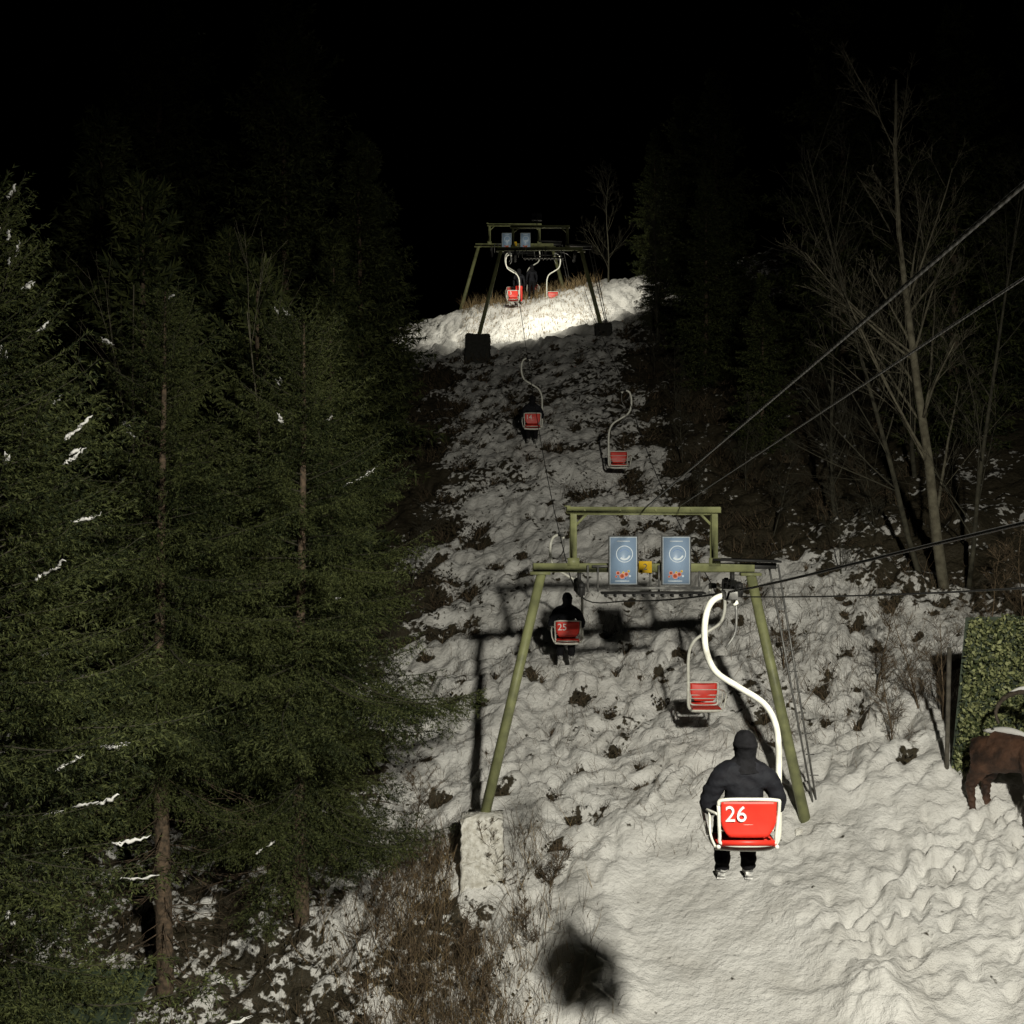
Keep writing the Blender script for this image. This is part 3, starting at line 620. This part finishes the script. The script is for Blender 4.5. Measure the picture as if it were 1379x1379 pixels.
# ------------------------------------------------------------ ibex statue, ivy fence, shed
def ibex():
    gx,gy=8.02,19.8; e=empty('ibex_statue',(gx,gy,ground(gx,gy-.2)-.03),math.radians(-62),1.16)
    J=[(-.05,0,1.02),(.25,0,1.0),(.5,0,1.12),(-.4,0,1.05),(-.6,0,.98),(.68,0,1.32),(.8,0,1.52),(.92,0,1.55),(1.08,0,1.44),(-.72,0,1.08)]
    R=[(.22,.26),(.22,.28),(.18,.24),(.22,.25),(.16,.2),.14,.105,.09,.055,.03]
    E=[(0,1),(1,2),(0,3),(3,4),(2,5),(5,6),(6,7),(7,8),(4,9)]
    for s in(-1,1):
        n=len(J); J+=[(.42,s*.13,.82),(.44,s*.15,.5),(.42,s*.15,.28),(.44,s*.15,.06),(.5,s*.15,.03)]; R+=[.12,.07,.045,.05,.045]; E+=[(1,n)]+[(n+k,n+k+1) for k in range(4)]
        n=len(J); J+=[(-.42,s*.14,.78),(-.60,s*.15,.48),(-.58,s*.15,.26),(-.54,s*.15,.06),(-.48,s*.15,.03)]; R+=[.15,.075,.05,.05,.045]; E+=[(3,n)]+[(n+k,n+k+1) for k in range(4)]
    o=skinned('body',J,E,R,lambda c:0,[M_brown],3,0,.022); o.parent=e
    b=B()
    for s in(-1,1):
        P=cr([(.84,s*.05,1.62),(.78,s*.10,1.78),(.62,s*.17,1.90),(.36,s*.24,1.92),(.10,s*.29,1.80),(-.02,s*.31,1.60),(.02,s*.30,1.44)],8); n=len(P)
        b.tube(P,[.058*(1-.72*k/n)*(1+.12*math.sin(k*1.6)) for k in range(n)],10); b.tube([(.80,s*.09,1.55),(.72,s*.2,1.56),(.70,s*.24,1.53)],[.03,.03,.008],6)
    b.tube([(1.0,0,1.40),(.98,0,1.28),(1.0,0,1.2)],[.035,.025,.005],6)
    b.obj('horns_and_ears',[M_horn],True,e)
    b=B()
    for s in(-1,1): b.tube([(.97,s*.07,1.57),(.985,s*.085,1.57)],.016,6)
    b.obj('eyes',[M_txtb],True,e)
    b=B()
    for s in(-1,1):
        P=cr([(.77,s*.11,1.83),(.62,s*.17,1.945),(.38,s*.24,1.965),(.18,s*.28,1.89)],5); b.tube(P,.034*np.sin(np.linspace(.3,2.9,len(P))),7)
    P=cr([(-.5,0,1.24),(-.1,.02,1.29),(.3,0,1.28)],5); b.tube(P,.06*np.sin(np.linspace(.3,2.9,len(P))),8); b.obj('snow_cap',[M_snowc],True,e)
ibex()
def fence():
    e=empty('ivy_screen_fence',(0,0,0)); rs=np.random.default_rng(4)
    x0,x1,y0,y1=7.48,11.2,21.0,20.8; zb=-4.48; zt=-1.80
    b=B(); n=14000; u=rs.random(n); v=rs.random(n); xx=x0+(x1-x0)*u+.24*v*(1-u)*1.2+rs.normal(0,.02,n); yy=y0+(y1-y0)*u-.03+.07*np.sin(u*23)*np.sin(v*17)+rs.normal(0,.035,n); z_=zb+(zt-zb)*v+.12*u+.03*np.sin(u*40)+rs.normal(0,.02,n)
    leaves(b,np.stack([xx,yy,z_],1),.04*rs.uniform(.5,1.3,(n,1)),rs,0); b.obj('ivy_leaves',[M_ivy],False,e)
    b=B(); b.add([(x0,y0+.10,zb),(x1,y1+.10,zb),(x1,y1+.10,zt+.1),(x0+.26,y0+.10,zt)],[[0,1,2,3]],0); b.obj('backing_mesh',[M_dgreen],False,e)
    b=B(); b.tube([(x0-.12,y0,zb-.9),(x0-.05,y0,zt-.5)],.04,8)
    b.tube([(x0+1.7,y0-.22,zb-.9),(x0+1.8,y0-.12,zt)],.04,8); b.box((x0+1.8,y0-.20,zb-.30),(3.6,.04,.58),R=Matrix.Rotation(-.05,3,'Z')); b.obj('posts_and_board',[M_wood],False,e)
fence()
def shed():
    e=empty('green_utility_shed',(-6.6,16.3,0)); b=B(); g=float(base(-6.6,16.3))
    b.box((0,0,g+1.15),(2.6,2.4,2.7),0,bev=.03); b.obj('walls',[M_wood],False,e)
    b=B(); R=Matrix.Rotation(.16,3,'X'); b.box((0,0,g+2.62),(3.0,2.9,.08),0,R=R,bev=.01)
    for q in np.arange(-1.4,1.45,.2): b.box((q,0,g+2.67),(.03,2.9,.04),0,R=R)
    b.obj('roof',[M_dgreen],False,e)
    b=B(); b.box((.2,-1.212,g+.8),(.8,.03,1.9),0); b.tube([(.5,-1.25,g+.75),(.5,-1.25,g+.9)],.015,6); b.obj('door',[M_dgreen],False,e)
shed()
# ------------------------------------------------------------ lights
def flood(name,loc,tgt,W,col,ang,rad,blend=.5):
    l=bpy.data.lights.new(name,'SPOT'); l.energy=W; l.color=col; l.spot_size=math.radians(ang); l.spot_blend=blend; l.shadow_soft_size=rad
    o=bpy.data.objects.new(name,l); C.objects.link(o); o.location=loc; d=Vector(tgt)-Vector(loc); o.rotation_euler=d.to_track_quat('-Z','Y').to_euler(); return o
flood('floodlight_lamp',(3.8,-.3,4.05),(2.1,20.5,-6.2),17000,(1,.955,.82),88,.30,1.0)
flood('pylon_floodlight_lamp',(1.1,55.0,12.9),(.9,60.2,10.2),1700,(1,.95,.80),140,.10,.6)
b=B(); b.box((1.1,54.78,13.06),(.45,.18,.32),bev=.02); b.tube([(1.1,54.7,13.2),(1.1,54.5,13.2),(1.1,54.35,12.5)],.02,6); b.obj('floodlight_housing',[M_dark])
sun=bpy.data.lights.new('added_night_fill','SUN'); sun.energy=.003; sun.angle=.009; sun.color=(.8,.88,1); so=bpy.data.objects.new('added_night_fill',sun); C.objects.link(so); so.rotation_euler=(math.radians(50),0,math.radians(30))  # faint sun lamp added as night fill, no moon known behind it
w=bpy.data.worlds.new('World'); S.world=w; w.use_nodes=True; nt=w.node_tree; sky=nt.nodes.new('ShaderNodeTexSky'); sky.sky_type='NISHITA'; sky.sun_disc=False
sky.sun_elevation=math.radians(-6); sky.sun_rotation=math.radians(200); nt.links.new(sky.outputs[0],nt.nodes['Background'].inputs[0]); nt.nodes['Background'].inputs[1].default_value=.01
# ------------------------------------------------------------ camera
cd=bpy.data.cameras.new('camera'); co=bpy.data.objects.new('camera',cd); C.objects.link(co); cd.sensor_width=36; cd.lens=36*1665/1379; cd.clip_end=1000; cd.clip_start=.05
co.location=(0,0,0); co.rotation_euler=(math.pi/2,0,0); S.camera=co
S.view_settings.view_transform='Standard'; S.view_settings.look='None'; S.view_settings.exposure=0
